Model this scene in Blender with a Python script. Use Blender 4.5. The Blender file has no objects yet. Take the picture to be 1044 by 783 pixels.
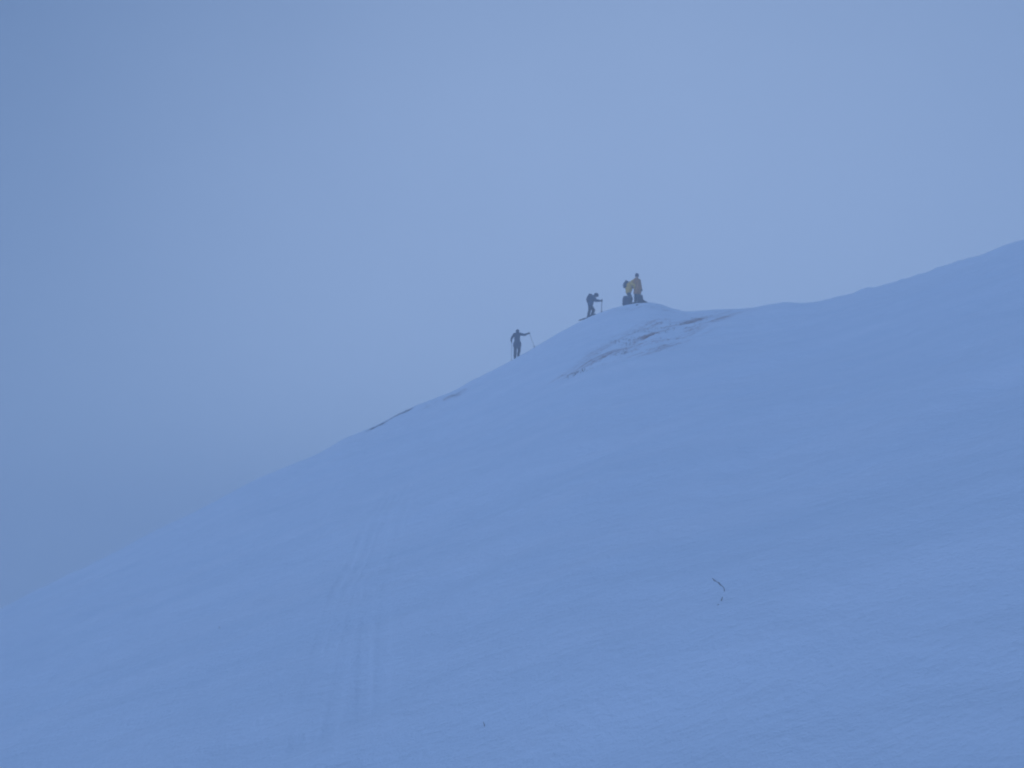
import bpy, bmesh, math, random
import numpy as np
from mathutils import Vector, Matrix

random.seed(7)
sc = bpy.context.scene
COL = sc.collection
R_ = math.radians

# ------------------------------------------------------------------ camera, sky, light, exposure
PITCH = 13.0
cam_data = bpy.data.cameras.new('camera')
cam_data.lens = 25.0
cam_data.sensor_width = 36.0
cam_data.clip_start = 0.05
cam_data.clip_end = 5000
cam = bpy.data.objects.new('camera', cam_data)
cam.location = (0, 0, 0)
cam.rotation_euler = (R_(90 + PITCH), 0, 0)
COL.objects.link(cam)
sc.camera = cam

SUN_EL, SUN_AZ = 24.0, 212.0            # degrees; azimuth clockwise from +Y (the view direction)
world = bpy.data.worlds.new('World')
sc.world = world
world.use_nodes = True
wt = world.node_tree
bg = wt.nodes['Background']
bg.inputs['Strength'].default_value = 0.10
sky = wt.nodes.new('ShaderNodeTexSky')
sky.sky_type = 'NISHITA'
sky.sun_disc = False
sky.sun_elevation = R_(SUN_EL)
sky.sun_rotation = R_(SUN_AZ)
sky.altitude = 1500
sky.air_density = 1.0
sky.dust_density = 1.0
sky.ozone_density = 2.0
# overcast: the clear sky is mostly hidden, an even blue-grey cloud layer lies over it
mixw = wt.nodes.new('ShaderNodeMix')
mixw.data_type = 'RGBA'
mixw.inputs[0].default_value = 0.85
# the cloud layer glows most low over the ridge and is darker and bluer away from it
wtc = wt.nodes.new('ShaderNodeTexCoord')
wdot = wt.nodes.new('ShaderNodeVectorMath'); wdot.operation = 'DOT_PRODUCT'
wdot.inputs[1].default_value = Vector((math.sin(R_(12)) * math.cos(R_(10)), math.cos(R_(12)) * math.cos(R_(10)), math.sin(R_(10))))
wr = wt.nodes.new('ShaderNodeMapRange'); wr.interpolation_type = 'SMOOTHSTEP'
wr.inputs['From Min'].default_value = 0.38; wr.inputs['From Max'].default_value = 1.0
cloud = wt.nodes.new('ShaderNodeMix'); cloud.data_type = 'RGBA'
cloud.inputs[6].default_value = (0.95, 1.84, 3.85, 1); cloud.inputs[7].default_value = (3.17, 4.5, 7.2, 1)
wt.links.new(wtc.outputs['Generated'], wdot.inputs[0]); wt.links.new(wdot.outputs['Value'], wr.inputs['Value'])
# thicker and thinner banks in the cloud
wn = wt.nodes.new('ShaderNodeTexNoise'); wn.inputs['Scale'].default_value = 2.6; wn.inputs['Detail'].default_value = 5
wt.links.new(wtc.outputs['Generated'], wn.inputs['Vector'])
wadd = wt.nodes.new('ShaderNodeMath'); wadd.operation = 'MULTIPLY_ADD'; wadd.inputs[1].default_value = 0.22; wadd.use_clamp = True
wsub = wt.nodes.new('ShaderNodeMath'); wsub.operation = 'SUBTRACT'; wsub.inputs[1].default_value = 0.11
wt.links.new(wr.outputs[0], wsub.inputs[0])
wt.links.new(wn.outputs[0], wadd.inputs[0]); wt.links.new(wsub.outputs[0], wadd.inputs[2])
wt.links.new(wadd.outputs[0], cloud.inputs[0]); wt.links.new(cloud.outputs[2], mixw.inputs[7])
wt.links.new(sky.outputs[0], mixw.inputs[6])
wt.links.new(mixw.outputs[2], bg.inputs['Color'])

sun_data = bpy.data.lights.new('sun', 'SUN')
sun_data.energy = 1.2
sun_data.angle = R_(25)
sun_data.color = (0.32, 0.45, 0.77)
sun = bpy.data.objects.new('sun', sun_data)
sun.rotation_euler = (R_(90 - SUN_EL), 0, R_(180 - SUN_AZ))
sun.location = (0, 0, 30)
COL.objects.link(sun)

sc.view_settings.view_transform = 'Standard'
sc.view_settings.look = 'None'
sc.view_settings.gamma = 1.0
sc.view_settings.use_curve_mapping = False
sc.view_settings.exposure = 0.08
sc.render.engine = 'CYCLES'
sc.cycles.use_denoising = True
sc.cycles.filter_width = 2.0
sc.cycles.volume_bounces = 10
sc.cycles.max_bounces = 14

# ------------------------------------------------------------------ helpers
def tag(o, label=None, cat=None, group=None, kind=None):
    if label: o['label'] = label
    if cat: o['category'] = cat
    if group: o['group'] = group
    if kind: o['kind'] = kind
    return o

def mat(name, col, rough=0.8, noise=0.0, nscale=8.0, bump=0.0, bscale=60.0, metal=0.0):
    m = bpy.data.materials.new(name)
    m.use_nodes = True
    nt = m.node_tree
    b = nt.nodes['Principled BSDF']
    b.inputs['Roughness'].default_value = rough
    b.inputs['Metallic'].default_value = metal
    b.inputs['Base Color'].default_value = (*col, 1)
    tc = nt.nodes.new('ShaderNodeTexCoord')
    if noise:
        n = nt.nodes.new('ShaderNodeTexNoise'); n.inputs['Scale'].default_value = nscale
        n.inputs['Detail'].default_value = 4
        nt.links.new(tc.outputs['Object'], n.inputs['Vector'])
        r = nt.nodes.new('ShaderNodeValToRGB')
        r.color_ramp.elements[0].position = 0.3; r.color_ramp.elements[1].position = 0.7
        r.color_ramp.elements[0].color = (*[c * (1 - noise) for c in col], 1)
        r.color_ramp.elements[1].color = (*[min(1, c * (1 + noise)) for c in col], 1)
        nt.links.new(n.outputs[0], r.inputs[0])
        nt.links.new(r.outputs[0], b.inputs['Base Color'])
    if bump:
        n2 = nt.nodes.new('ShaderNodeTexNoise'); n2.inputs['Scale'].default_value = bscale
        n2.inputs['Detail'].default_value = 3
        nt.links.new(tc.outputs['Object'], n2.inputs['Vector'])
        bp = nt.nodes.new('ShaderNodeBump'); bp.inputs['Strength'].default_value = bump
        bp.inputs['Distance'].default_value = 0.02
        nt.links.new(n2.outputs[0], bp.inputs['Height'])
        nt.links.new(bp.outputs[0], b.inputs['Normal'])
    return m

# ------------------------------------------------------------------ the shape of the mountainside
FPX, CX, CY = 725.0, 522.0, 391.5
cp, sp = math.cos(R_(PITCH)), math.sin(R_(PITCH))

def ray(u, v):
    x = (u - CX) / FPX; y = -(v - CY) / FPX
    return x, cp - y * sp, sp + y * cp

def az_el(u, v):
    dx, dy, dz = ray(u, v)
    return math.atan2(dx, dy), dz / math.hypot(dx, dy)

# skyline of the ridge as seen from where the photographer stood: azimuth, rise, distance in metres
SKYLINE = [(-20, 632), (0, 621), (40, 602), (100, 573), (150, 547), (200, 522), (247, 496.4), (286, 479), (324, 462), (350, 448), (380, 435.5), (407, 421.5), (427, 412.5), (446, 405.4),
    (465, 397.8), (480, 389.2), (503, 377.8), (520, 369.5), (540, 358), (560, 346), (580, 335), (600, 324.4), (620, 316.9), (640, 311.5), (660, 309), (672, 310.5), (685, 316),
    (700, 319), (720, 317.5), (740, 316), (768, 314.5), (785, 311.5), (800, 309.5), (820, 309.5), (840, 306.5), (870, 299.5), (885, 294), (900, 291.5),
    (925, 284), (950, 275.5), (975, 266.5), (1000, 259.5), (1022, 251), (1044, 244), (1065, 236)]
DIST = [(-20, 33), (0, 34), (150, 36), (300, 38), (440, 39.5), (526, 40), (600, 40), (650, 41), (700, 41), (760, 40.5), (850, 40), (950, 39), (1065, 39)]
sk_a = [az_el(u, v)[0] for u, v in SKYLINE]; sk_e = [az_el(u, v)[1] for u, v in SKYLINE]
ds_a = [az_el(u, 380)[0] for u, _ in DIST]; ds_r = [r for _, r in DIST]
ext_a = [R_(55), R_(80), R_(120), R_(150), R_(180), R_(210), R_(240), R_(270), R_(300), R_(315)]
ext_e = [0.36, 0.35, 0.20, 0.02, -0.15, -0.30, -0.36, -0.33, -0.22, -0.14]
ka = np.array(sk_a + ext_a); ke = np.array(sk_e + ext_e)
kra = np.array(ds_a + ext_a); kr = np.array(ds_r + [40, 40, 40, 40, 38, 36, 34, 33, 33, 33])
N = 7200
ta = np.linspace(-math.pi, math.pi, N, endpoint=False)
def tab(a, v): return np.interp(ta, a, v, period=2 * math.pi)
def smooth(v, deg):
    s = R_(deg) * N / (2 * math.pi); h = int(s * 4)
    k = np.exp(-0.5 * (np.arange(-h, h + 1) / s) ** 2); k /= k.sum()
    return np.convolve(np.concatenate([v[-h:], v, v[:h]]), k, 'valid')
E_fine = smooth(tab(ka, ke), 0.22)
E_soft = smooth(tab(ka, ke), 5.0)
R_tab = smooth(tab(kra, kr), 2.0)
def at_a(t, a):
    f = (a + math.pi) / (2 * math.pi) * N
    i = np.floor(f).astype(int); w = f - i
    return t[i % N] * (1 - w) + t[(i + 1) % N] * w

def vnoise(x, y, seed):
    ix = np.floor(x).astype(np.int64); iy = np.floor(y).astype(np.int64)
    fx = x - ix; fy = y - iy
    fx = fx * fx * fx * (fx * (fx * 6 - 15) + 10); fy = fy * fy * fy * (fy * (fy * 6 - 15) + 10)
    def h(a, b):
        n = (a * 374761393 + b * 668265263 + seed * 1442695041) & 0x7fffffff
        n = ((n ^ (n >> 13)) * 1274126177) & 0x7fffffff
        n = n ^ (n >> 16)
        return (n & 0xffff) / 65535.0 - 0.5
    return (h(ix, iy) * (1 - fx) + h(ix + 1, iy) * fx) * (1 - fy) + (h(ix, iy + 1) * (1 - fx) + h(ix + 1, iy + 1) * fx) * fy

def rot(x, y, deg):
    c, s = math.cos(R_(deg)), math.sin(R_(deg))
    return c * x + s * y, -s * x + c * y

EYE = 1.6
GX, GY = 0.32, 0.15
def height(x, y, detail=True):
    x = np.asarray(x, float); y = np.asarray(y, float)
    r = np.hypot(x, y) + 1e-9; a = np.arctan2(x, y)
    es = at_a(E_soft, a); ef = at_a(E_fine, a); R = at_a(R_tab, a)
    s = GX * np.sin(a) + GY * np.cos(a)
    Z = es * R
    t = np.clip(r / R, 0, 1)
    zin = (2*t**3 - 3*t**2 + 1) * -EYE + (t**3 - 2*t**2 + t) * R * s + (-2*t**3 + 3*t**2) * Z + (t**3 - t**2) * R * es
    d = np.maximum(r - R, 0)
    m_end, L = -0.55, 12.0
    drop = -(m_end * d + (es - m_end) * L * (1 - np.exp(-d / L)))
    Hh = 42.0
    drop = np.where(drop > 0, Hh * (1 - np.exp(-np.maximum(drop, 0) / Hh)), drop)
    z = zin - drop
    z = z + (ef - es) * R * np.exp(-((r - R) / np.where(r > R, 9.0, 11.0)) ** 2)
    if detail:
        near = np.clip((r - 0.8) / 3.0, 0, 1); crest = 1 - 0.75 * np.exp(-((r - R) / 3.0) ** 2)
        u, v = rot(x, y, 24)
        n = 0.34 * vnoise(u / 11.0, v / 6.0, 3) * crest
        n = n + 0.19 * vnoise(u / 4.2 + 7, v / 1.7, 5) * crest
        n = n + 0.11 * vnoise(x / 2.3 + 5, y / 1.7, 14) * crest
        u2, v2 = rot(x, y, 33)
        n = n + 0.085 * vnoise(u2 / 1.9, v2 / 0.55 + 3, 9)
        n = n + 0.04 * vnoise(x / 0.45, y / 0.38, 12)
        lump = np.maximum(vnoise(x / 0.8 + 4, y / 0.8, 21) + vnoise(x / 0.3, y / 0.3, 22) * 0.6 - 0.30, 0)
        n = n + 0.36 * lump * np.exp(-((r - R) / 4.0) ** 2) * np.clip((a - R_(16)) / R_(8), 0, 1) * 0.7
        z = z + n * near
    return z

def h1(x, y): return float(height(np.array([x]), np.array([y]))[0])

def hit(u, v):
    """first point of the hillside met along a sight line"""
    dx, dy, dz = ray(u, v); q = math.hypot(dx, dy)
    rr = np.linspace(1.0, 60, 6000)
    zz = height(rr * dx / q, rr * dy / q)
    k = np.nonzero(zz >= rr * dz / q)[0]
    if len(k) == 0:
        k = [int(np.argmax(zz / rr))]
    r = rr[k[0]]
    return r * dx / q, r * dy / q, float(zz[k[0]])

def crest(u):
    """the point of the ridge line in that direction"""
    a = az_el(u, 340)[0]
    r = float(at_a(R_tab, np.array([a]))[0])
    return math.sin(a) * r, math.cos(a) * r, a, r

# ski tracks pressed into the snow and a wind crease
def plan(pts): return np.array([hit(u, v)[:2] for u, v in pts])
def seg_dist(x, y, pl):
    best = np.full(x.shape, 1e9); sgn = np.zeros(x.shape)
    for (x0, y0), (x1, y1) in zip(pl[:-1], pl[1:]):
        dx, dy = x1 - x0, y1 - y0; l2 = dx*dx + dy*dy + 1e-12
        t = np.clip(((x - x0) * dx + (y - y0) * dy) / l2, 0, 1)
        ex, ey = x - x0 - t * dx, y - y0 - t * dy
        d = np.hypot(ex, ey); c = np.sign(dx * ey - dy * ex)
        m = d < best
        best = np.where(m, d, best); sgn = np.where(m, c, sgn)
    return best, sgn
track_a = plan([(296, 812), (307, 740), (322, 670), (345, 595), (372, 535), (398, 500)])
track_b = plan([(328, 812), (338, 740), (350, 670), (366, 595), (388, 540), (405, 503)])
crease = plan([(700, 520), (765, 520), (820, 534), (885, 550), (960, 556), (1060, 560)])

az = np.concatenate([np.arange(-44, 44, 0.1), np.arange(44, 316, 1.6)])
az = np.radians(az)
rad = np.concatenate([np.geomspace(0.35, 25, 340), np.arange(25.12, 56, 0.12), np.geomspace(56.5, 620, 80)])
A, RR = np.meshgrid(az, rad)
X = np.sin(A) * RR; Y = np.cos(A) * RR
Zg = height(X, Y)
front = (RR < 30) & (np.abs(A) < R_(44))
for tr, dep, sx in ((track_a, 0.016, 0.0), (track_b, 0.016, 0.0), (track_a, 0.012, 0.42), (track_b, 0.012, -0.13), (track_b, 0.010, 0.33)):
    dd, _ = seg_dist(X[front], Y[front], tr + np.array([sx, 0.0]))
    wob = np.clip(0.65 + 0.9 * vnoise(X[front] / 1.3 + sx, Y[front] / 0.9, 31) + 0.8 * vnoise(X[front] / 0.25, Y[front] / 0.25, 33), 0, 1.3)
    Zg[front] -= dep * wob * np.exp(-(dd / 0.055) ** 4)
dd, sg = seg_dist(X[front], Y[front], crease)
Zg[front] += 0.022 * np.exp(-dd / 0.5) / (1 + np.exp(-sg * dd / 0.12)) * (0.55 + vnoise(X[front] / 1.1, Y[front] / 1.1, 41))

# wind-scoured patches where grass and earth show through
def streak(pts, w):
    pl = plan(pts); dd, _ = seg_dist(X.ravel(), Y.ravel(), pl)
    return np.exp(-(dd / w) ** 2)
STREAKS = [([(742, 318), (712, 325), (690, 331), (668, 340), (650, 350)], 1.1, 1.0),
           ([(700, 330), (672, 346), (645, 358), (622, 366)], 1.0, 1.0),
           ([(640, 362), (612, 372), (590, 379), (576, 384)], 0.45, 0.45),
           ([(668, 333), (640, 345), (615, 359)], 0.8, 0.45),
           ([(378, 438), (392, 431.5)], 0.35, 0.6), ([(397, 428), (412, 421), (420, 417)], 0.35, 0.75), ([(446, 410), (456, 405.5), (474, 399)], 0.55, 1.5),
           ([(640, 315), (662, 312), (684, 318)], 0.9, 0.34)]
bare = np.zeros(X.size)
for pts, w, k in STREAKS:
    bare = np.maximum(bare, k * streak(pts, w))
bare = bare * (np.hypot(X.ravel(), Y.ravel()) < 58)

nr, na = X.shape
verts = np.stack([X.ravel(), Y.ravel(), Zg.ravel()], 1)
verts = np.vstack([verts, [[0, 0, -EYE]]])
i = np.arange(nr - 1)[:, None] * na; j = np.arange(na)[None, :]; j2 = (j + 1) % na
quads = np.stack([i + j, i + j2, i + na + j2, i + na + j], -1).reshape(-1, 4)[:, ::-1]
tri = np.stack([np.full(na, nr * na), (np.arange(na) + 1) % na, np.arange(na)], 1)[:, ::-1]
tri = tri[:, ::-1]
me = bpy.data.meshes.new('snow_slope')
nq, ntr = len(quads), len(tri)
me.vertices.add(len(verts)); me.vertices.foreach_set('co', verts.ravel())
me.loops.add(nq * 4 + ntr * 3)
me.loops.foreach_set('vertex_index', np.concatenate([quads.ravel(), tri.ravel()]).astype(np.int32))
me.polygons.add(nq + ntr)
me.polygons.foreach_set('loop_start', np.concatenate([np.arange(nq) * 4, nq * 4 + np.arange(ntr) * 3]).astype(np.int32))
me.polygons.foreach_set('use_smooth', np.ones(nq + ntr, bool))
me.update(calc_edges=True); me.validate()
at = me.attributes.new('bare', 'FLOAT', 'POINT')
at.data.foreach_set('value', np.concatenate([bare, [0]]).astype(np.float32))

ms = bpy.data.materials.new('wind_packed_snow'); ms.use_nodes = True
nt = ms.node_tree; L = nt.links.new; nn = nt.nodes.new
b = nt.nodes['Principled BSDF']; b.inputs['Roughness'].default_value = 0.75
b.inputs['Specular IOR Level'].default_value = 0.25
tc = nn('ShaderNodeTexCoord')
def noise(scale, detail=4, vec=None, rough=0.55):
    n = nn('ShaderNodeTexNoise'); n.inputs['Scale'].default_value = scale; n.inputs['Detail'].default_value = detail
    n.inputs['Roughness'].default_value = rough
    L(vec or tc.outputs['Object'], n.inputs['Vector']); return n.outputs[0]
def math_(op, a, c, clamp=False):
    m = nn('ShaderNodeMath'); m.operation = op; m.use_clamp = clamp
    for k, q in enumerate((a, c)):
        if isinstance(q, (int, float)): m.inputs[k].default_value = q
        else: L(q, m.inputs[k])
    return m.outputs[0]
mp = nn('ShaderNodeMapping'); mp.inputs['Rotation'].default_value = (0, 0, R_(-40)); mp.inputs['Scale'].default_value = (0.5, 2.2, 1.5)
L(tc.outputs['Object'], mp.inputs['Vector'])
atn = nn('ShaderNodeAttribute'); atn.attribute_name = 'bare'
_p = plan([(742, 318), (562, 387)]); _d = _p[0] - _p[1]; _d = _d / np.hypot(*_d)
al = nn('ShaderNodeVectorMath'); al.operation = 'DOT_PRODUCT'; al.inputs[1].default_value = (_d[0] * 0.24, _d[1] * 0.24, 0)
ac = nn('ShaderNodeVectorMath'); ac.operation = 'DOT_PRODUCT'; ac.inputs[1].default_value = (-_d[1] * 1.9, _d[0] * 1.9, 0)
L(tc.outputs['Object'], al.inputs[0]); L(tc.outputs['Object'], ac.inputs[0])
cmb = nn('ShaderNodeCombineXYZ'); L(al.outputs['Value'], cmb.inputs[0]); L(ac.outputs['Value'], cmb.inputs[1])
n1 = noise(1.0, 5, cmb.outputs[0], 0.7)
n3 = noise(8.0, 4, None, 0.65)
msk = math_('MULTIPLY', atn.outputs['Fac'], math_('ADD', math_('MULTIPLY', math_('SUBTRACT', n1, 0.50), 11.0), math_('MULTIPLY', math_('SUBTRACT', n3, 0.52), 4.5)))
msk = math_('MULTIPLY', msk, 0.64, True)
snowr = nn('ShaderNodeValToRGB')
snowr.color_ramp.elements[0].position = 0.3; snowr.color_ramp.elements[1].position = 0.7
snowr.color_ramp.elements[0].color = (0.74, 0.82, 0.90, 1); snowr.color_ramp.elements[1].color = (0.80, 0.86, 0.93, 1)
L(noise(0.5, 5, mp.outputs[0]), snowr.inputs[0])
mx = nn('ShaderNodeMix'); mx.data_type = 'RGBA'
L(msk, mx.inputs[0]); L(snowr.outputs[0], mx.inputs[6]); mx.inputs[7].default_value = (0.26, 0.115, 0.085, 1)
L(mx.outputs[2], b.inputs['Base Color'])
bp = nn('ShaderNodeBump'); bp.inputs['Strength'].default_value = 0.5; bp.inputs['Distance'].default_value = 0.05
hgt = math_('ADD', noise(3.0, 6, mp.outputs[0], 0.62), math_('MULTIPLY', noise(26.0, 5), 0.25))
hgt = math_('ADD', hgt, math_('MULTIPLY', noise(4.5, 5, None, 0.65), 1.1))
L(hgt, bp.inputs['Height'])
L(bp.outputs[0], b.inputs['Normal'])
me.materials.append(ms)
ground = bpy.data.objects.new('snow_slope', me); COL.objects.link(ground)
tag(ground, kind='structure')

# ------------------------------------------------------------------ mesh helpers for the things
def obj(name, bm, m, parent=None, smooth=True):
    me = bpy.data.meshes.new(name); bm.normal_update(); bm.to_mesh(me); bm.free()
    if smooth:
        for p in me.polygons: p.use_smooth = True
    if m: me.materials.append(m)
    o = bpy.data.objects.new(name, me); COL.objects.link(o)
    if parent: o.parent = parent
    return o

def frame(d):
    d = Vector(d).normalized()
    u = d.orthogonal().normalized(); return u, d.cross(u), d

def cap(bm, p0, p1, r0, r1, seg=14, ends=4):
    """a tapered limb with round ends"""
    p0, p1 = Vector(p0), Vector(p1)
    if (p1 - p0).length < 1e-6: p1 = p0 + Vector((0, 0, 1e-4))
    u, w, d = frame(p1 - p0)
    prof = [(-math.cos(t) * r0, math.sin(t) * r0, 0) for t in [k * math.pi / 2 / ends for k in range(1, ends + 1)]]
    prof += [(math.sin(t) * r1, math.cos(t) * r1, 1) for t in [k * math.pi / 2 / ends for k in range(0, ends)]]
    rings = []
    for off, r, e in prof:
        c = (p1 if e else p0) + d * off
        rings.append([bm.verts.new(c + (u * math.cos(2*math.pi*k/seg) + w * math.sin(2*math.pi*k/seg)) * r) for k in range(seg)])
    for a_, b_ in zip(rings[:-1], rings[1:]):
        for k in range(seg): bm.faces.new((a_[k], a_[(k+1) % seg], b_[(k+1) % seg], b_[k]))
    e0 = bm.verts.new(p0 - d * r0); e1 = bm.verts.new(p1 + d * r1)
    for k in range(seg):
        bm.faces.new((e0, rings[0][(k+1) % seg], rings[0][k])); bm.faces.new((e1, rings[-1][k], rings[-1][(k+1) % seg]))

def ell(bm, c, rx, ry, rz, M=None):
    mt = Matrix.Translation(Vector(c)) @ (M.to_4x4() if M else Matrix()) @ Matrix.Diagonal((rx, ry, rz, 1))
    bmesh.ops.create_icosphere(bm, subdivisions=3, radius=1.0, matrix=mt)

def tube(bm, pts, radii, seg=10):
    for (a_, b_, r0, r1) in zip(pts[:-1], pts[1:], radii[:-1], radii[1:]): cap(bm, a_, b_, r0, r1, seg, 3)

def fuse(name, bm, m, parent=None, voxel=0.012, sm=2):
    """melt overlapping volumes into one continuous skin"""
    tmp = obj('tmp', bm, None)
    md = tmp.modifiers.new('r', 'REMESH'); md.mode = 'VOXEL'; md.voxel_size = voxel
    s = tmp.modifiers.new('s', 'SMOOTH'); s.iterations = sm; s.factor = 0.5
    dg = bpy.context.evaluated_depsgraph_get()
    me = bpy.data.meshes.new_from_object(tmp.evaluated_get(dg))
    old = tmp.data
    bpy.data.objects.remove(tmp); bpy.data.meshes.remove(old)
    me.name = name
    for p in me.polygons: p.use_smooth = True
    me.materials.clear(); me.materials.append(m)
    o = bpy.data.objects.new(name, me); COL.objects.link(o)
    if parent: o.parent = parent
    return o

V = Vector
def axes(face, up=(0, 0, 1)):
    f = V(face).normalized(); r = f.cross(V(up)).normalized(); u = r.cross(f)
    return Matrix((r, f, u)).transposed()      # columns: right, forward, up

def hand(bm, g, d, p, k=1.0, side=1):
    """a hand closed round a grip at g: d = direction from wrist, p = axis of the grip, k scales the thickness; returns the wrist"""
    d = V(d).normalized(); p = (V(p) - d * V(p).dot(d)).normalized(); n = d.cross(p) * side
    w = V(g) - d * 0.085 - n * 0.028
    cap(bm, w, w + d * 0.02, 0.028 * k, 0.034 * k)
    for o_, l in ((-0.03, 0.92), (-0.01, 1.04), (0.01, 1.0), (0.03, 0.8)):
        base = w + d * 0.02 + p * o_ * 0.8; kn = w + d * 0.085 + p * o_
        a1 = kn + (d * 0.028 + n * 0.022) * l; a2 = a1 + (n * 0.026 - d * 0.006) * l; a3 = a2 - d * 0.024 * l + n * 0.002
        tube(bm, [base, kn, a1, a2, a3], [0.017*k, 0.0125*k, 0.0105*k, 0.0095*k, 0.0085*k], 8)
    t0 = w + d * 0.025 + p * 0.02; t1 = t0 + p * 0.026 + n * 0.02 + d * 0.012; t2 = t1 + n * 0.026 + d * 0.022; t3 = t2 + d * 0.018 - p * 0.006 + n * 0.006
    tube(bm, [t0, t1, t2, t3], [0.017*k, 0.0135*k, 0.0115*k, 0.0095*k], 8)
    return w

SKIN = mat('skin', (0.42, 0.26, 0.19), 0.55, 0.08, 20, 0.2)
BLACK = mat('black_cloth', (0.010, 0.016, 0.034), 0.85, 0.25, 9, 0.4)
NAVY = mat('navy_cloth', (0.010, 0.024, 0.066), 0.8, 0.25, 9, 0.4)
SLATE = mat('slate_cloth', (0.016, 0.026, 0.060), 0.8, 0.2, 9, 0.4)
BLUEJ = mat('petrol_blue_cloth', (0.010, 0.05, 0.11), 0.75, 0.2, 9, 0.4)
OCHRE = mat('ochre_brown_cloth', (0.40, 0.165, 0.014), 0.75, 0.2, 9, 0.4)
YELLOW = mat('mustard_yellow_cloth', (0.62, 0.36, 0.008), 0.7, 0.12, 9, 0.4)
ORANGE = mat('orange_cloth', (0.62, 0.17, 0.05), 0.7, 0.1, 9, 0.3)
BOOT = mat('boot_plastic', (0.015, 0.016, 0.02), 0.4, 0.2, 12)
ALU = mat('pole_metal', (0.16, 0.16, 0.17), 0.4, 0.1, 10, 0, 60, 0.6)
RUBBER = mat('grip_rubber', (0.012, 0.012, 0.013), 0.7, 0.1, 30)
SKIM = mat('ski_top', (0.012, 0.013, 0.018), 0.8, 0.2, 3)
STRAW = mat('dry_stalk', (0.17, 0.14, 0.11), 0.9, 0.3, 40)
STONE = mat('dark_stone', (0.06, 0.055, 0.055), 0.9, 0.35, 14, 0.7, 20)

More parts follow.
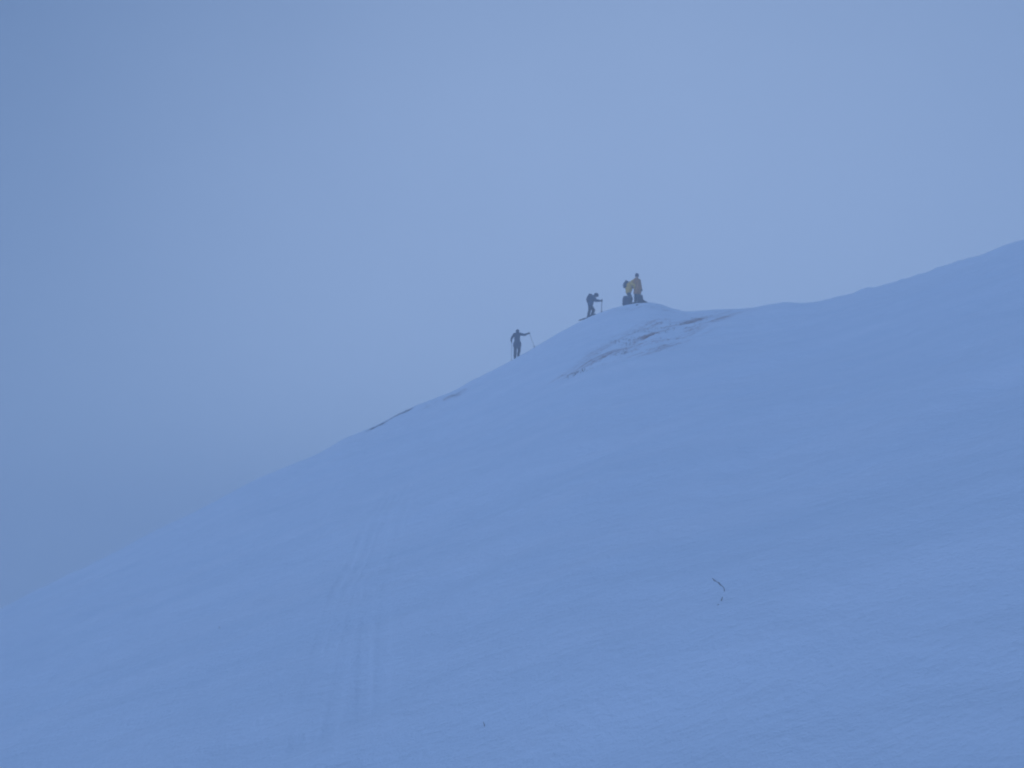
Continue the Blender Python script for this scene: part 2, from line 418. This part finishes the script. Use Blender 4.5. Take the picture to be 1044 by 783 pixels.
def person(loc, a, J, cloth, label, group, hat='beanie'):
    """J: joints in metres; x to the right across the view, y away along it, z up"""
    bm = bmesh.new(); face = J['face']; M = axes(face, J.get('head_up', (0, 0, 1)))
    def hd(x, y, z): return V(J['head']) + M @ V((x, y, z))
    # ---- the body: one skin
    pel, che, nek = V(J['pelvis']), V(J['chest']), V(J['neck'])
    hL, hR, sL, sR = V(J['hipL']), V(J['hipR']), V(J['shL']), V(J['shR'])
    mid = (pel + che) / 2
    cap(bm, hL, hR, 0.10, 0.10); cap(bm, pel, mid, 0.125, 0.115); cap(bm, mid, che, 0.115, 0.13)
    cap(bm, sL, sR, 0.065, 0.065); cap(bm, che, sL, 0.11, 0.06); cap(bm, che, sR, 0.11, 0.06)
    cap(bm, che, nek, 0.10, 0.058); cap(bm, nek, hd(0, -0.015, -0.06), 0.056, 0.054)
    ell(bm, hd(0, -0.005, 0.02), 0.076, 0.096, 0.105, M); ell(bm, hd(0, 0.03, -0.055), 0.055, 0.06, 0.065, M)
    cap(bm, hd(0, 0.088, 0.0), hd(0, 0.108, -0.032), 0.010, 0.015); cap(bm, hd(-0.02, 0.082, -0.068), hd(0.02, 0.082, -0.068), 0.009, 0.009)
    for s in (-1, 1):
        ell(bm, hd(0.078 * s, -0.005, -0.01), 0.012, 0.022, 0.032, M); ell(bm, hd(0.03 * s, 0.078, 0.0), 0.014, 0.012, 0.010, M)
    wr = {}
    for S in 'LR':
        g, d, p = J['grip' + S]; wr[S] = hand(bm, g, d, p, 1.0, J.get('side' + S, 1))
        cap(bm, J['sh' + S], J['el' + S], 0.056, 0.043); cap(bm, J['el' + S], wr[S], 0.043, 0.028)
        cap(bm, J['hip' + S], J['kn' + S], 0.092, 0.058); cap(bm, J['kn' + S], J['an' + S], 0.058, 0.042)
        t = V(J['toe' + S]); an = V(J['an' + S]); dn = V((0, 0, -0.05))
        cap(bm, an + dn * 0.6, an + (t - an) * 0.75 + dn * 0.6, 0.04, 0.034); cap(bm, an, an + dn * 0.6, 0.042, 0.04)
    body = fuse('person', bm, SKIN, None, 0.0075, 1)
    # ---- clothing
    bk = J.get('bulk', 1.0)
    jm, tm, hm, gm = cloth
    bm = bmesh.new()
    cap(bm, hL, hR, 0.145, 0.145); cap(bm, pel + (mid - pel) * 0.2, mid, 0.175, 0.168 * bk); cap(bm, mid, che, 0.168 * bk, 0.172 * bk)
    for S in 'LR':
        if J.get('coat'): h_, k_ = V(J['hip' + S]), V(J['kn' + S]); cap(bm, h_, h_ + (k_ - h_) * J['coat'], 0.14, 0.145)
    cap(bm, sL, sR, 0.09, 0.09); cap(bm, che, sL, 0.14, 0.085); cap(bm, che, sR, 0.14, 0.085)
    nk = (nek * 2 + hd(0, 0, -0.06)) / 3
    cap(bm, che, nk, 0.12, 0.082)
    for S in 'LR':
        e = V(J['el' + S]); w2 = e + (wr[S] - e) * 0.93
        cap(bm, J['sh' + S], e, 0.083 * bk, 0.068 * bk); cap(bm, e, w2, 0.068 * bk, 0.050)
    if hat == 'hood':
        ell(bm, hd(0, -0.02, 0.03), 0.105, 0.12, 0.128, M); cap(bm, nek, hd(0, -0.03, -0.03), 0.085, 0.10)
    fuse('jacket', bm, jm, body, 0.012, 2)
    bm = bmesh.new()
    cap(bm, hL, hR, 0.122, 0.122)
    for S in 'LR':
        cap(bm, J['hip' + S], J['kn' + S], 0.12, 0.09); an, kn = V(J['an' + S]), V(J['kn' + S])
        cap(bm, kn, an + (kn - an) * 0.18, 0.09, 0.084)
    fuse('trousers', bm, tm, body, 0.012, 2)
    for S in 'LR':
        bm = bmesh.new(); an, t, kn = V(J['an' + S]), V(J['toe' + S]), V(J['kn' + S])
        f = V((t.x - an.x, t.y - an.y, t.z - an.z)).normalized()
        cap(bm, an + (kn - an) * 0.34, an, 0.068, 0.066)
        cap(bm, an - f * 0.05 + V((0, 0, -0.035)), an + (t - an) + V((0, 0, -0.035)), 0.05, 0.046)
        cap(bm, an, an + f * 0.10 + V((0, 0, -0.02)), 0.062, 0.05)
        fuse('boot', bm, BOOT, body, 0.011, 1)
        bm = bmesh.new(); g, d, p = J['grip' + S]
        hand(bm, g, d, p, 1.22, J.get('side' + S, 1)); w = wr[S]; e = V(J['el' + S]); cap(bm, w, w + (e - w).normalized() * 0.05, 0.037, 0.042)
        fuse('glove', bm, gm, body, 0.0075, 1)
    if hat == 'helmet':
        bm = bmesh.new(); ell(bm, hd(0, -0.012, 0.04), 0.118, 0.142, 0.122, M); cap(bm, hd(-0.05, 0.11, 0.05), hd(0.05, 0.11, 0.05), 0.03, 0.03)
        fuse('helmet', bm, hm, body, 0.01, 2)
    elif hat != 'hood':
        bm = bmesh.new(); ell(bm, hd(0, -0.012, 0.048), 0.088, 0.106, 0.098, M)
        tube(bm, [hd(0.092 * math.sin(q), -0.008 + 0.108 * math.cos(q), 0.018 + 0.012 * math.cos(q)) for q in [k * math.pi / 12 for k in range(25)]], [0.014] * 25, 8)
        if hat == 'tall': cap(bm, hd(0, -0.02, 0.08), hd(0, -0.02, 0.115), 0.118, 0.118)
        fuse('hat', bm, hm, body, 0.008, 2)
    body.location = loc; body.rotation_euler = (0, 0, -a)
    tag(body, label, 'person', group)
    return body

def put(o, loc, a): o.location = loc; o.rotation_euler = (0, 0, -a)
def empty(name, loc, a):
    o = bpy.data.objects.new(name, None); COL.objects.link(o); o.empty_display_size = 0.2
    o.location = loc; o.rotation_euler = (0, 0, -a); return o

def world_of(loc, a, p):
    c, s = math.cos(-a), math.sin(-a)
    return loc[0] + c * p[0] - s * p[1], loc[1] + s * p[0] + c * p[1], loc[2] + p[2]
def gz(loc, a, x, y):
    """height of the snow under a local point, in local metres"""
    wx, wy, _ = world_of(loc, a, (x, y, 0)); return h1(wx, wy) - loc[2]

def pole(loc, a, grip, tip, label, group):
    """ski pole through the hand at grip, its point in the snow at tip"""
    root = empty('ski_pole', loc, a)
    g, t = V(grip), V(tip); d = (g - t).normalized()
    bm = bmesh.new(); cap(bm, t + d * 0.03, g + d * 0.02, 0.0105, 0.0115, 12, 2); cap(bm, t - d * 0.04, t + d * 0.05, 0.003, 0.0085, 10, 2)
    obj('shaft', bm, ALU, root)
    bm = bmesh.new(); tube(bm, [g - d * 0.07, g - d * 0.03, g, g + d * 0.03, g + d * 0.075, g + d * 0.095], [0.014, 0.0175, 0.0155, 0.0175, 0.017, 0.021], 14)
    obj('grip', bm, RUBBER, root)
    u, w, _ = frame(d); bm = bmesh.new(); c = t + d * 0.075
    ring = [c + (u * math.cos(q) + w * math.sin(q)) * 0.048 for q in [k * math.pi / 12 for k in range(25)]]
    tube(bm, ring, [0.006] * 25, 8)
    for k in range(4):
        q = k * math.pi / 2; cap(bm, c + d * 0.012, c + (u * math.cos(q) + w * math.sin(q)) * 0.046, 0.007, 0.005, 8, 2)
    obj('basket', bm, RUBBER, root)
    bm = bmesh.new(); hz = V((d.y, -d.x, 0)); hz = hz.normalized() if hz.length > 1e-3 else V((1, 0, 0))
    lp = [g + d * 0.085 + hz * 0.035 * math.sin(q) - d * 0.06 * (1 - math.cos(q)) for q in [k * math.pi / 8 for k in range(17)]]
    tube(bm, lp, [0.005] * 17, 6); obj('strap', bm, BLACK, root)
    return tag(root, label, 'ski pole', group)

def backpack(loc, a, c, up, back, h, w, dpt, m, label, group=None, lid=None, straps=True):
    """c centre, up = long axis, back = direction away from the wearer's back"""
    root = empty('backpack', loc, a)
    bk = V(back).normalized(); u = V(up); u = (u - bk * u.dot(bk)).normalized(); r = u.cross(bk)
    M = Matrix((r, bk, u)).transposed()
    def P(x, y, z): return V(c) + M @ V((x, y, z))
    bm = bmesh.new()
    for s in (-1, 1):
        for q in (-1, 1):
            cap(bm, P(s * (w/2 - 0.08), q * (dpt/2 - 0.085), -h/2 + 0.09), P(s * (w/2 - 0.085), q * (dpt/2 - 0.09), h/2 - 0.13), 0.085, 0.08)
    cap(bm, P(0, 0, -h/2 + dpt * .42), P(0, 0, h/2 - 0.15), dpt * .45, dpt * .45)
    cap(bm, P(-w/2 + .1, 0, 0), P(w/2 - .1, 0, 0), dpt * .42, dpt * .42); cap(bm, P(-w/2 + .1, 0, -h*.28), P(w/2 - .1, 0, -h*.28), dpt * .42, dpt * .42)
    cap(bm, P(-w/2 + .1, 0, h*.2), P(w/2 - .1, 0, h*.2), dpt * .42, dpt * .42)
    fuse('bag', bm, m, root, 0.012, 3)
    bm = bmesh.new()
    for q in (-0.5, 0.1, 0.6): cap(bm, P(-w/2 + .09, q * dpt * .4, h/2 - .075), P(w/2 - .09, q * dpt * .4, h/2 - .075), 0.062, 0.062)
    fuse('lid', bm, lid or m, root, 0.012, 2)
    bm = bmesh.new(); cap(bm, P(-w*.22, dpt*.46, -h*.2), P(-w*.22, dpt*.46, h*.1), .045, .045); cap(bm, P(w*.22, dpt*.46, -h*.2), P(w*.22, dpt*.46, h*.1), .045, .045)
    cap(bm, P(0, dpt*.47, -h*.2), P(0, dpt*.47, h*.1), .05, .05); cap(bm, P(-w*.2, dpt*.47, -.03), P(w*.2, dpt*.47, -.03), .045, .045)
    fuse('front_pocket', bm, m, root, 0.012, 2)
    if straps:
        for s in (-1, 1):
            bm = bmesh.new()
            f = -dpt/2
            tube(bm, [P(s*.08, f + .01, h*.33), P(s*.095, f - .05, h*.40), P(s*.11, f - .12, h*.33), P(s*.12, f - .15, h*.12), P(s*.15, f - .12, -h*.1), P(s*.16, f - .03, -h*.28), P(s*.14, f + .03, -h*.36)], [.018] * 7, 10)
            obj('shoulder_strap', bm, BLACK, root)
    return tag(root, label, 'backpack', group)

def ski(loc, a, p, d, label, group):
    """a touring ski through local point p pointing along d"""
    root = empty('ski', loc, a); f = V(d).normalized(); r = f.cross(V((0, 0.3, 1))).normalized(); u = r.cross(f)      # rolled onto its edge
    bm = bmesh.new(); rows = []
    for k in range(41):
        s = -0.82 + 1.70 * k / 40
        tip = max(0.0, (s - 0.62) / 0.26); tail = max(0.0, (-0.74 - s) / 0.08)
        wd = 0.046 + 0.012 * (s / 0.85) ** 2; wd *= math.sqrt(max(0.02, 1 - tip ** 2.5)) * math.sqrt(max(0.15, 1 - tail ** 2))
        lift = 0.10 * tip ** 1.6; th = 0.013 - 0.004 * abs(s)
        c = V(p) + f * s + u * lift
        rows.append([bm.verts.new(c + r * x * wd + u * z) for x, z in ((-1, 0), (1, 0), (1, th * .6), (0.9, th), (-0.9, th), (-1, th * .6))])
    for q0, q1 in zip(rows[:-1], rows[1:]):
        for k in range(6): bm.faces.new((q0[k], q0[(k+1) % 6], q1[(k+1) % 6], q1[k]))
    bm.faces.new(rows[0]); bm.faces.new(rows[-1][::-1])
    bmesh.ops.recalc_face_normals(bm, faces=bm.faces)
    obj('ski_board', bm, SKIM, root)
    for s0, l in ((0.13, .05), (-0.17, .06)):
        bm = bmesh.new()
        for q in (-1, 1): cap(bm, V(p) + f * s0 + r * .022 * q + u * .02, V(p) + f * (s0 + l) + r * .022 * q + u * .02, .016, .012)
        cap(bm, V(p) + f * s0 - r * .02 + u * .018, V(p) + f * s0 + r * .02 + u * .018, .016, .016)
        fuse('binding', bm, BOOT, root, .006, 1)
    return tag(root, label, 'ski', group)

def ground_feet(J, loc, a, lift=0.095):
    for S in 'LR':
        an, t = V(J['an' + S]), V(J['toe' + S])
        if J.get('free' + S): continue
        an.z = gz(loc, a, an.x, an.y) + lift; t.z = gz(loc, a, t.x, t.y) + lift
        J['an' + S] = an; J['toe' + S] = t

# ------------------------------------------------------------------ skier below, facing uphill, one arm held out
cx, cy, ca, cr = crest(526.4)
loc = (cx, cy, h1(cx, cy))
tipL = (-0.285, -0.02, gz(loc, ca, -0.285, -0.02)); tipR = (1.06, -0.35, gz(loc, ca, 1.06, -0.35))
gL, gR = V((-0.27, -0.03, 0.98)), V((0.765, -0.16, 1.46))
J = dict(coat=0.3, pelvis=(0.05, 0, 0.90), chest=(0.055, 0.03, 1.32), neck=(0.065, 0.07, 1.53), head=(0.07, 0.12, 1.635), face=(0.25, 1, -0.35),
         hipL=(-0.045, 0, 0.89), hipR=(0.145, 0, 0.90), shL=(-0.115, 0.03, 1.46), shR=(0.225, 0.02, 1.47),
         elL=(-0.265, -0.05, 1.20), elR=(0.49, -0.08, 1.395), gripL=(gL, (0.05, 0.25, -1), V(gL) - V(tipL)), gripR=(gR, (1, -0.12, 0.2), V(gR) - V(tipR)),
         knL=(-0.065, 0.07, 0.47), knR=(0.165, 0.08, 0.50), anL=(-0.085, 0.0, 0.08), anR=(0.105, 0.03, 0.13), toeL=(-0.10, 0.19, 0), toeR=(0.17, 0.20, 0), sideR=-1)
ground_feet(J, loc, ca)
G1 = 'people on the ridge'
person(loc, ca, J, (SLATE, BLACK, NAVY, BLACK), 'lowest skier on the ridge, dark clothes, right arm stretched out sideways with a pole', G1, 'hood')
pole(loc, ca, gR, tipR, 'thin slanted ski pole held out at arm length by the lowest skier', 'ski poles')
pole(loc, ca, gL, tipL, 'upright ski pole close beside the leg of the lowest skier', 'ski poles')

# ------------------------------------------------------------------ middle skier, bent forward with a pack, climbing to the right
cx, cy, ca, cr = crest(600.2)
loc = (cx, cy, h1(cx, cy))
g2 = V((0.83, -0.10, 0.985)); t2 = V((0.79, -0.12, gz(loc, ca, 0.79, -0.12)))
g3 = V((0.81, 0.20, 1.075)); t3 = V((0.775, 0.22, gz(loc, ca, 0.775, 0.22)))
J = dict(pelvis=(0.13, 0, 0.80), chest=(0.24, 0, 1.16), neck=(0.39, 0, 1.31), head=(0.495, 0, 1.36), face=(1, -0.15, -0.75), head_up=(0.6, 0, 1),
         hipL=(0.13, 0.09, 0.79), hipR=(0.13, -0.09, 0.79), shL=(0.31, 0.17, 1.25), shR=(0.31, -0.17, 1.25),
         elL=(0.45, 0.23, 1.10), elR=(0.47, -0.22, 1.0), gripR=(g2, (1, 0.25, 0.02), g2 - t2), gripL=(g3, (1, 0.0, 0.0), g3 - t3), sideL=-1, sideR=1,
         knL=(0.33, 0.09, 0.44), knR=(0.09, -0.09, 0.42), anL=(0.21, 0.09, 0), anR=(0.0, -0.09, 0), toeL=(0.40, 0.09, 0), toeR=(0.19, -0.09, 0))
ground_feet(J, loc, ca, 0.115)
J['knL'] = (0.33, 0.09, 0.47)
person(loc, ca, J, (BLUEJ, BLACK, NAVY, BLACK), 'middle skier bent forward under a backpack, leaning on a pole, climbing right', G1, 'helmet')
backpack(loc, ca, (0.10, 0, 1.20), (0.30, 0, 1), (-1, 0, 0.30), 0.56, 0.33, 0.26, NAVY, 'rounded dark backpack on the back of the bent-over middle skier', 'backpacks')
pole(loc, ca, g2, t2, 'ski pole planted straight in front of the middle skier, nearer of the two', 'ski poles')
pole(loc, ca, g3, t3, 'far ski pole of the middle skier, half hidden behind the near one', 'ski poles')
for S, lab in (('R', 'nearer ski under the middle skier, its tail jutting out left over the crest'), ('L', 'farther ski under the middle skier, on the crest beyond the near ski')):
    an, t = J['an' + S], J['toe' + S]
    ski(loc, ca, (an.x + 0.22, an.y, an.z - 0.075), (1, 0.0, 0.24), lab, 'skis')

# ------------------------------------------------------------------ two people and their packs on the summit
cx, cy, ca, cr = crest(649.2)
loc = (cx, cy, h1(cx, cy))
# standing upright, ochre jacket
gA, gB = V((0.06, -0.16, 0.90)), V((0.40, -0.02, 0.78))
J = dict(coat=0.55, pelvis=(0.15, 0, 0.90), chest=(0.155, 0, 1.33), neck=(0.15, 0, 1.54), head=(0.145, 0, 1.675), face=(-0.75, -0.65, -0.10),
         hipL=(0.08, -0.05, 0.89), hipR=(0.23, 0.04, 0.89), shL=(0.03, -0.10, 1.49), shR=(0.28, 0.09, 1.48),
         elL=(-0.02, -0.20, 1.16), elR=(0.34, 0.04, 1.14), gripL=(gA, (0.35, 0.1, -1), (1, 0.3, 0.3)), gripR=(gB, (0.1, -0.2, -1), (1, -1, 0)), sideR=-1,
         knL=(0.02, -0.07, 0.48), knR=(0.21, 0.02, 0.47), anL=(0.0, -0.02, 0), anR=(0.23, 0.06, 0), toeL=(-0.10, -0.15, 0), toeR=(0.12, -0.06, 0))
ground_feet(J, loc, ca)
person(loc, ca, J, (OCHRE, BLACK, NAVY, BLACK), 'person standing upright on the summit in a long ochre brown jacket and tall hat', G1, 'tall')
# bending, yellow jacket
gC, gD = V((0.0, -0.16, 0.78)), V((0.02, 0.14, 0.82))
J = dict(bulk=1.25, pelvis=(-0.46, 0.02, 0.74), chest=(-0.40, 0.0, 1.13), neck=(-0.29, 0, 1.31), head=(-0.175, -0.01, 1.355), face=(1, -0.1, -0.75), head_up=(0.6, 0, 1),
         hipL=(-0.46, 0.11, 0.73), hipR=(-0.46, -0.08, 0.73), shL=(-0.32, 0.19, 1.25), shR=(-0.32, -0.19, 1.25),
         elL=(-0.10, 0.24, 1.08), elR=(-0.09, -0.24, 1.06), gripR=(gC, (0.25, 0.2, -1), (1, 0, 0.2)), gripL=(gD, (0.25, 0, -1), (1, 0, 0.2)), sideL=-1, sideR=1,
         knL=(-0.30, 0.14, 0.37), knR=(-0.36, -0.10, 0.34), anL=(-0.38, 0.12, 0), anR=(-0.46, -0.10, 0), toeL=(-0.18, 0.12, 0), toeR=(-0.26, -0.12, 0))
J = {k: ((v[0] + 0.07, v[1], v[2]) if isinstance(v, tuple) and len(v) == 3 and k not in ('face', 'head_up') and not isinstance(v[0], Vector) else v) for k, v in J.items()}
ground_feet(J, loc, ca)
person(loc, ca, J, (YELLOW, BLACK, NAVY, BLACK), 'person in a mustard yellow jacket stooping forward on the summit', G1, 'hood')
backpack(loc, ca, (-0.535, 0, 1.25), (0.40, 0, 1), (-1, 0, 0.40), 0.48, 0.30, 0.20, SLATE, 'small dark backpack worn by the person in yellow', 'backpacks')
def pack_on_snow(x, y, h, w, d, m, up, back, label):
    z = gz(loc, ca, x, y)
    backpack(loc, ca, (x, y, z + h * 0.47), up, back, h, w, d, m, label, 'backpacks')
pack_on_snow(-0.54, -0.20, 0.58, 0.37, 0.36, NAVY, (0.15, 0.1, 1), (-0.45, -1, 0), 'big dark backpack set down on the snow at the left feet of the summit pair')
pack_on_snow(0.27, -0.22, 0.56, 0.33, 0.30, BLACK, (0.0, 0.08, 1), (0.3, -1, 0), 'dark backpack set down on the summit snow, right of the pair')
# a slack bag lying beside the right pack
bm = bmesh.new()
z0 = gz(loc, ca, 0.5, -0.1); z1 = gz(loc, ca, 0.72, -0.1)
cap(bm, (0.40, -0.12, z0 + 0.13), (0.52, -0.1, z0 + 0.085), 0.12, 0.085); cap(bm, (0.52, -0.1, z0 + 0.085), (0.70, -0.12, z1 + 0.03), 0.085, 0.03); cap(bm, (0.42, -0.02, z0 + 0.09), (0.6, -0.03, z1 + 0.06), 0.09, 0.06)
o = fuse('stuff_sack', bm, BLACK, None, 0.012, 2); put(o, loc, ca)
tag(o, 'low dark slack sack tapering right on the summit snow beside the backpack', 'bag')
bm = bmesh.new(); tube(bm, [(0.70, -0.12, z1 + 0.03), (0.76, -0.13, z1 + 0.03), (0.82, -0.15, z1 + 0.012)], [.014, .012, .010], 8); obj('drawcord', bm, SLATE, o)

# ------------------------------------------------------------------ stones, stalks, grass
def stone(u, v, s, label):
    x, y, z = hit(u, v); bm = bmesh.new(); bmesh.ops.create_icosphere(bm, subdivisions=3, radius=1)
    k = random.random() * 50
    for vv in bm.verts:
        q = vv.co.copy(); n = float(vnoise(np.array([q.x * 1.6 + k]), np.array([q.y * 1.6 + q.z * 1.3]), 4)[0])
        vv.co = V((q.x * 1.3, q.y, q.z * 0.7)) * s * (1 + 0.7 * n)
    o = obj('stone', bm, STONE); o.location = (x, y, z + s * 0.2); o.rotation_euler = (0, 0, random.random() * 6)
    return tag(o, label, 'stone', 'stones')
stone(649.4, 311.4, 0.06, 'tiny dark stone in the summit snow just below the standing pair')

def stalk(pix, lifts, r, label, seeds=True):
    """a dead grass stem arching out of the snow; pix are sight lines to its bends"""
    x0, y0, z0 = hit(*pix[0]); q0 = math.hypot(x0, y0)
    pts = []
    for (u, v), l in zip(pix, lifts):
        dx, dy, dz = ray(u, v); s = q0 / math.hypot(dx, dy)
        s *= (1 - l)
        pts.append(V((dx * s - x0, dy * s - y0, dz * s - z0)))
    bm = bmesh.new()
    fine = []
    for k in range(len(pts) - 1):
        for t in range(4): fine.append(pts[k].lerp(pts[k + 1], t / 4))
    fine.append(pts[-1]); n = len(fine)
    fine = [fine[0] - V((0, 0, 0.04))] + fine
    tube(bm, fine, [r * (1 - 0.55 * k / n) for k in range(n + 1)], 6)
    o = obj('grass_stalk', bm, STRAW); o.location = (x0, y0, z0)
    tag(o, label, 'grass stalk', 'dead grass stalks in the snow')
    if seeds:
        bm = bmesh.new(); d = (fine[-1] - fine[-4]).normalized()
        for k in range(9):
            c = fine[-1] - d * 0.008 * k + V((random.uniform(-.004, .004), random.uniform(-.004, .004), random.uniform(-.003, .004)))
            cap(bm, c, c + d * 0.010, 0.0022, 0.0012, 6, 2)
        obj('seed_head', bm, STRAW, o)
    return o
stalk([(738.5, 603), (738.3, 600), (736.5, 597.5), (732.5, 594.5), (727, 590.5)], [0, 0, 0.0, 0.0, 0.0], 0.0022, 'longest dead grass stalk, bent over to the left above the snow')
stalk([(735.3, 612.5), (736, 610.5), (736.8, 608.5)], [0, 0, 0], 0.003, 'short dead grass stub sticking up just below the bent stalk', False)
stalk([(731, 617.5), (732, 616.5), (733, 616.2)], [0, 0, 0], 0.003, 'smallest dark grass tip at the snow, lowest of the three by the bent stalk', False)
stalk([(494, 741), (493.6, 738.5), (492.8, 736)], [0, 0, 0], 0.0028, 'lone short grass stub in the snow at the bottom of the slope', False)
stalk([(224.5, 641), (223.6, 639.6), (222.6, 638.6)], [0, 0, 0], 0.0022, 'tiny grass tip alone in the snow of the lower left slope', False)

gm_ = []
rng = np.random.default_rng(5)
cand = []
for pts, w, k in STREAKS:
    pl = plan(pts); seg = rng.integers(0, len(pl) - 1, 200); t = rng.random(200)
    p = pl[seg] * (1 - t)[:, None] + pl[seg + 1] * t[:, None] + rng.normal(0, w * 0.4, (200, 2))
    cl = vnoise(p[:, 0] / 0.7, p[:, 1] / 0.7, 51) > 0.09
    cand.append(p[cl])
cand = np.vstack(cand); cz = height(cand[:, 0], cand[:, 1])
bm = bmesh.new()
for (x, y), z in zip(cand, cz):
    for _ in range(2):
        q = random.random() * 6.283; l = random.uniform(0.02, 0.055); ln = random.uniform(0.3, 0.9) * l
        b0 = V((x + random.uniform(-.05, .05), y + random.uniform(-.05, .05), z - 0.02)); t = b0 + V((math.cos(q) * ln, math.sin(q) * ln, l + .02)); m_ = (b0 + t) / 2 + V((0, 0, 0.02))
        s = V((-math.sin(q), math.cos(q), 0)) * 0.006
        v = [bm.verts.new(c) for c in (b0 - s, b0 + s, m_ + s * .7, m_ - s * .7, t)]
        bm.faces.new(v[:4]); bm.faces.new((v[3], v[2], v[4]))
o = obj('dead_grass', bm, mat('dead_grass', (0.13, 0.085, 0.06), 0.95, 0.3, 6))
tag(o, 'low dead brown grass showing through the wind-scoured snow of the ridge', 'grass', kind='stuff')

# ------------------------------------------------------------------ the fog
zlo = float(Zg.min()) - 1.0; zhi = float(Zg.max()) + 5.0
bm = bmesh.new(); bmesh.ops.create_cube(bm, size=1, matrix=Matrix.Translation((0, 0, (zlo + zhi) / 2)) @ Matrix.Diagonal((1260, 1260, zhi - zlo, 1)))
mh = bpy.data.materials.new('haze'); mh.use_nodes = True
ht = mh.node_tree; ht.nodes.clear()
out = ht.nodes.new('ShaderNodeOutputMaterial'); pv = ht.nodes.new('ShaderNodeVolumePrincipled')
pv.inputs['Color'].default_value = (0.982, 0.981, 0.977, 1); pv.inputs['Density'].default_value = 0.0125; pv.inputs['Anisotropy'].default_value = 0.55
ht.links.new(pv.outputs[0], out.inputs['Volume'])
o = obj('haze', bm, mh, None, False); tag(o, kind='stuff')
print('terrain z', zlo, zhi)
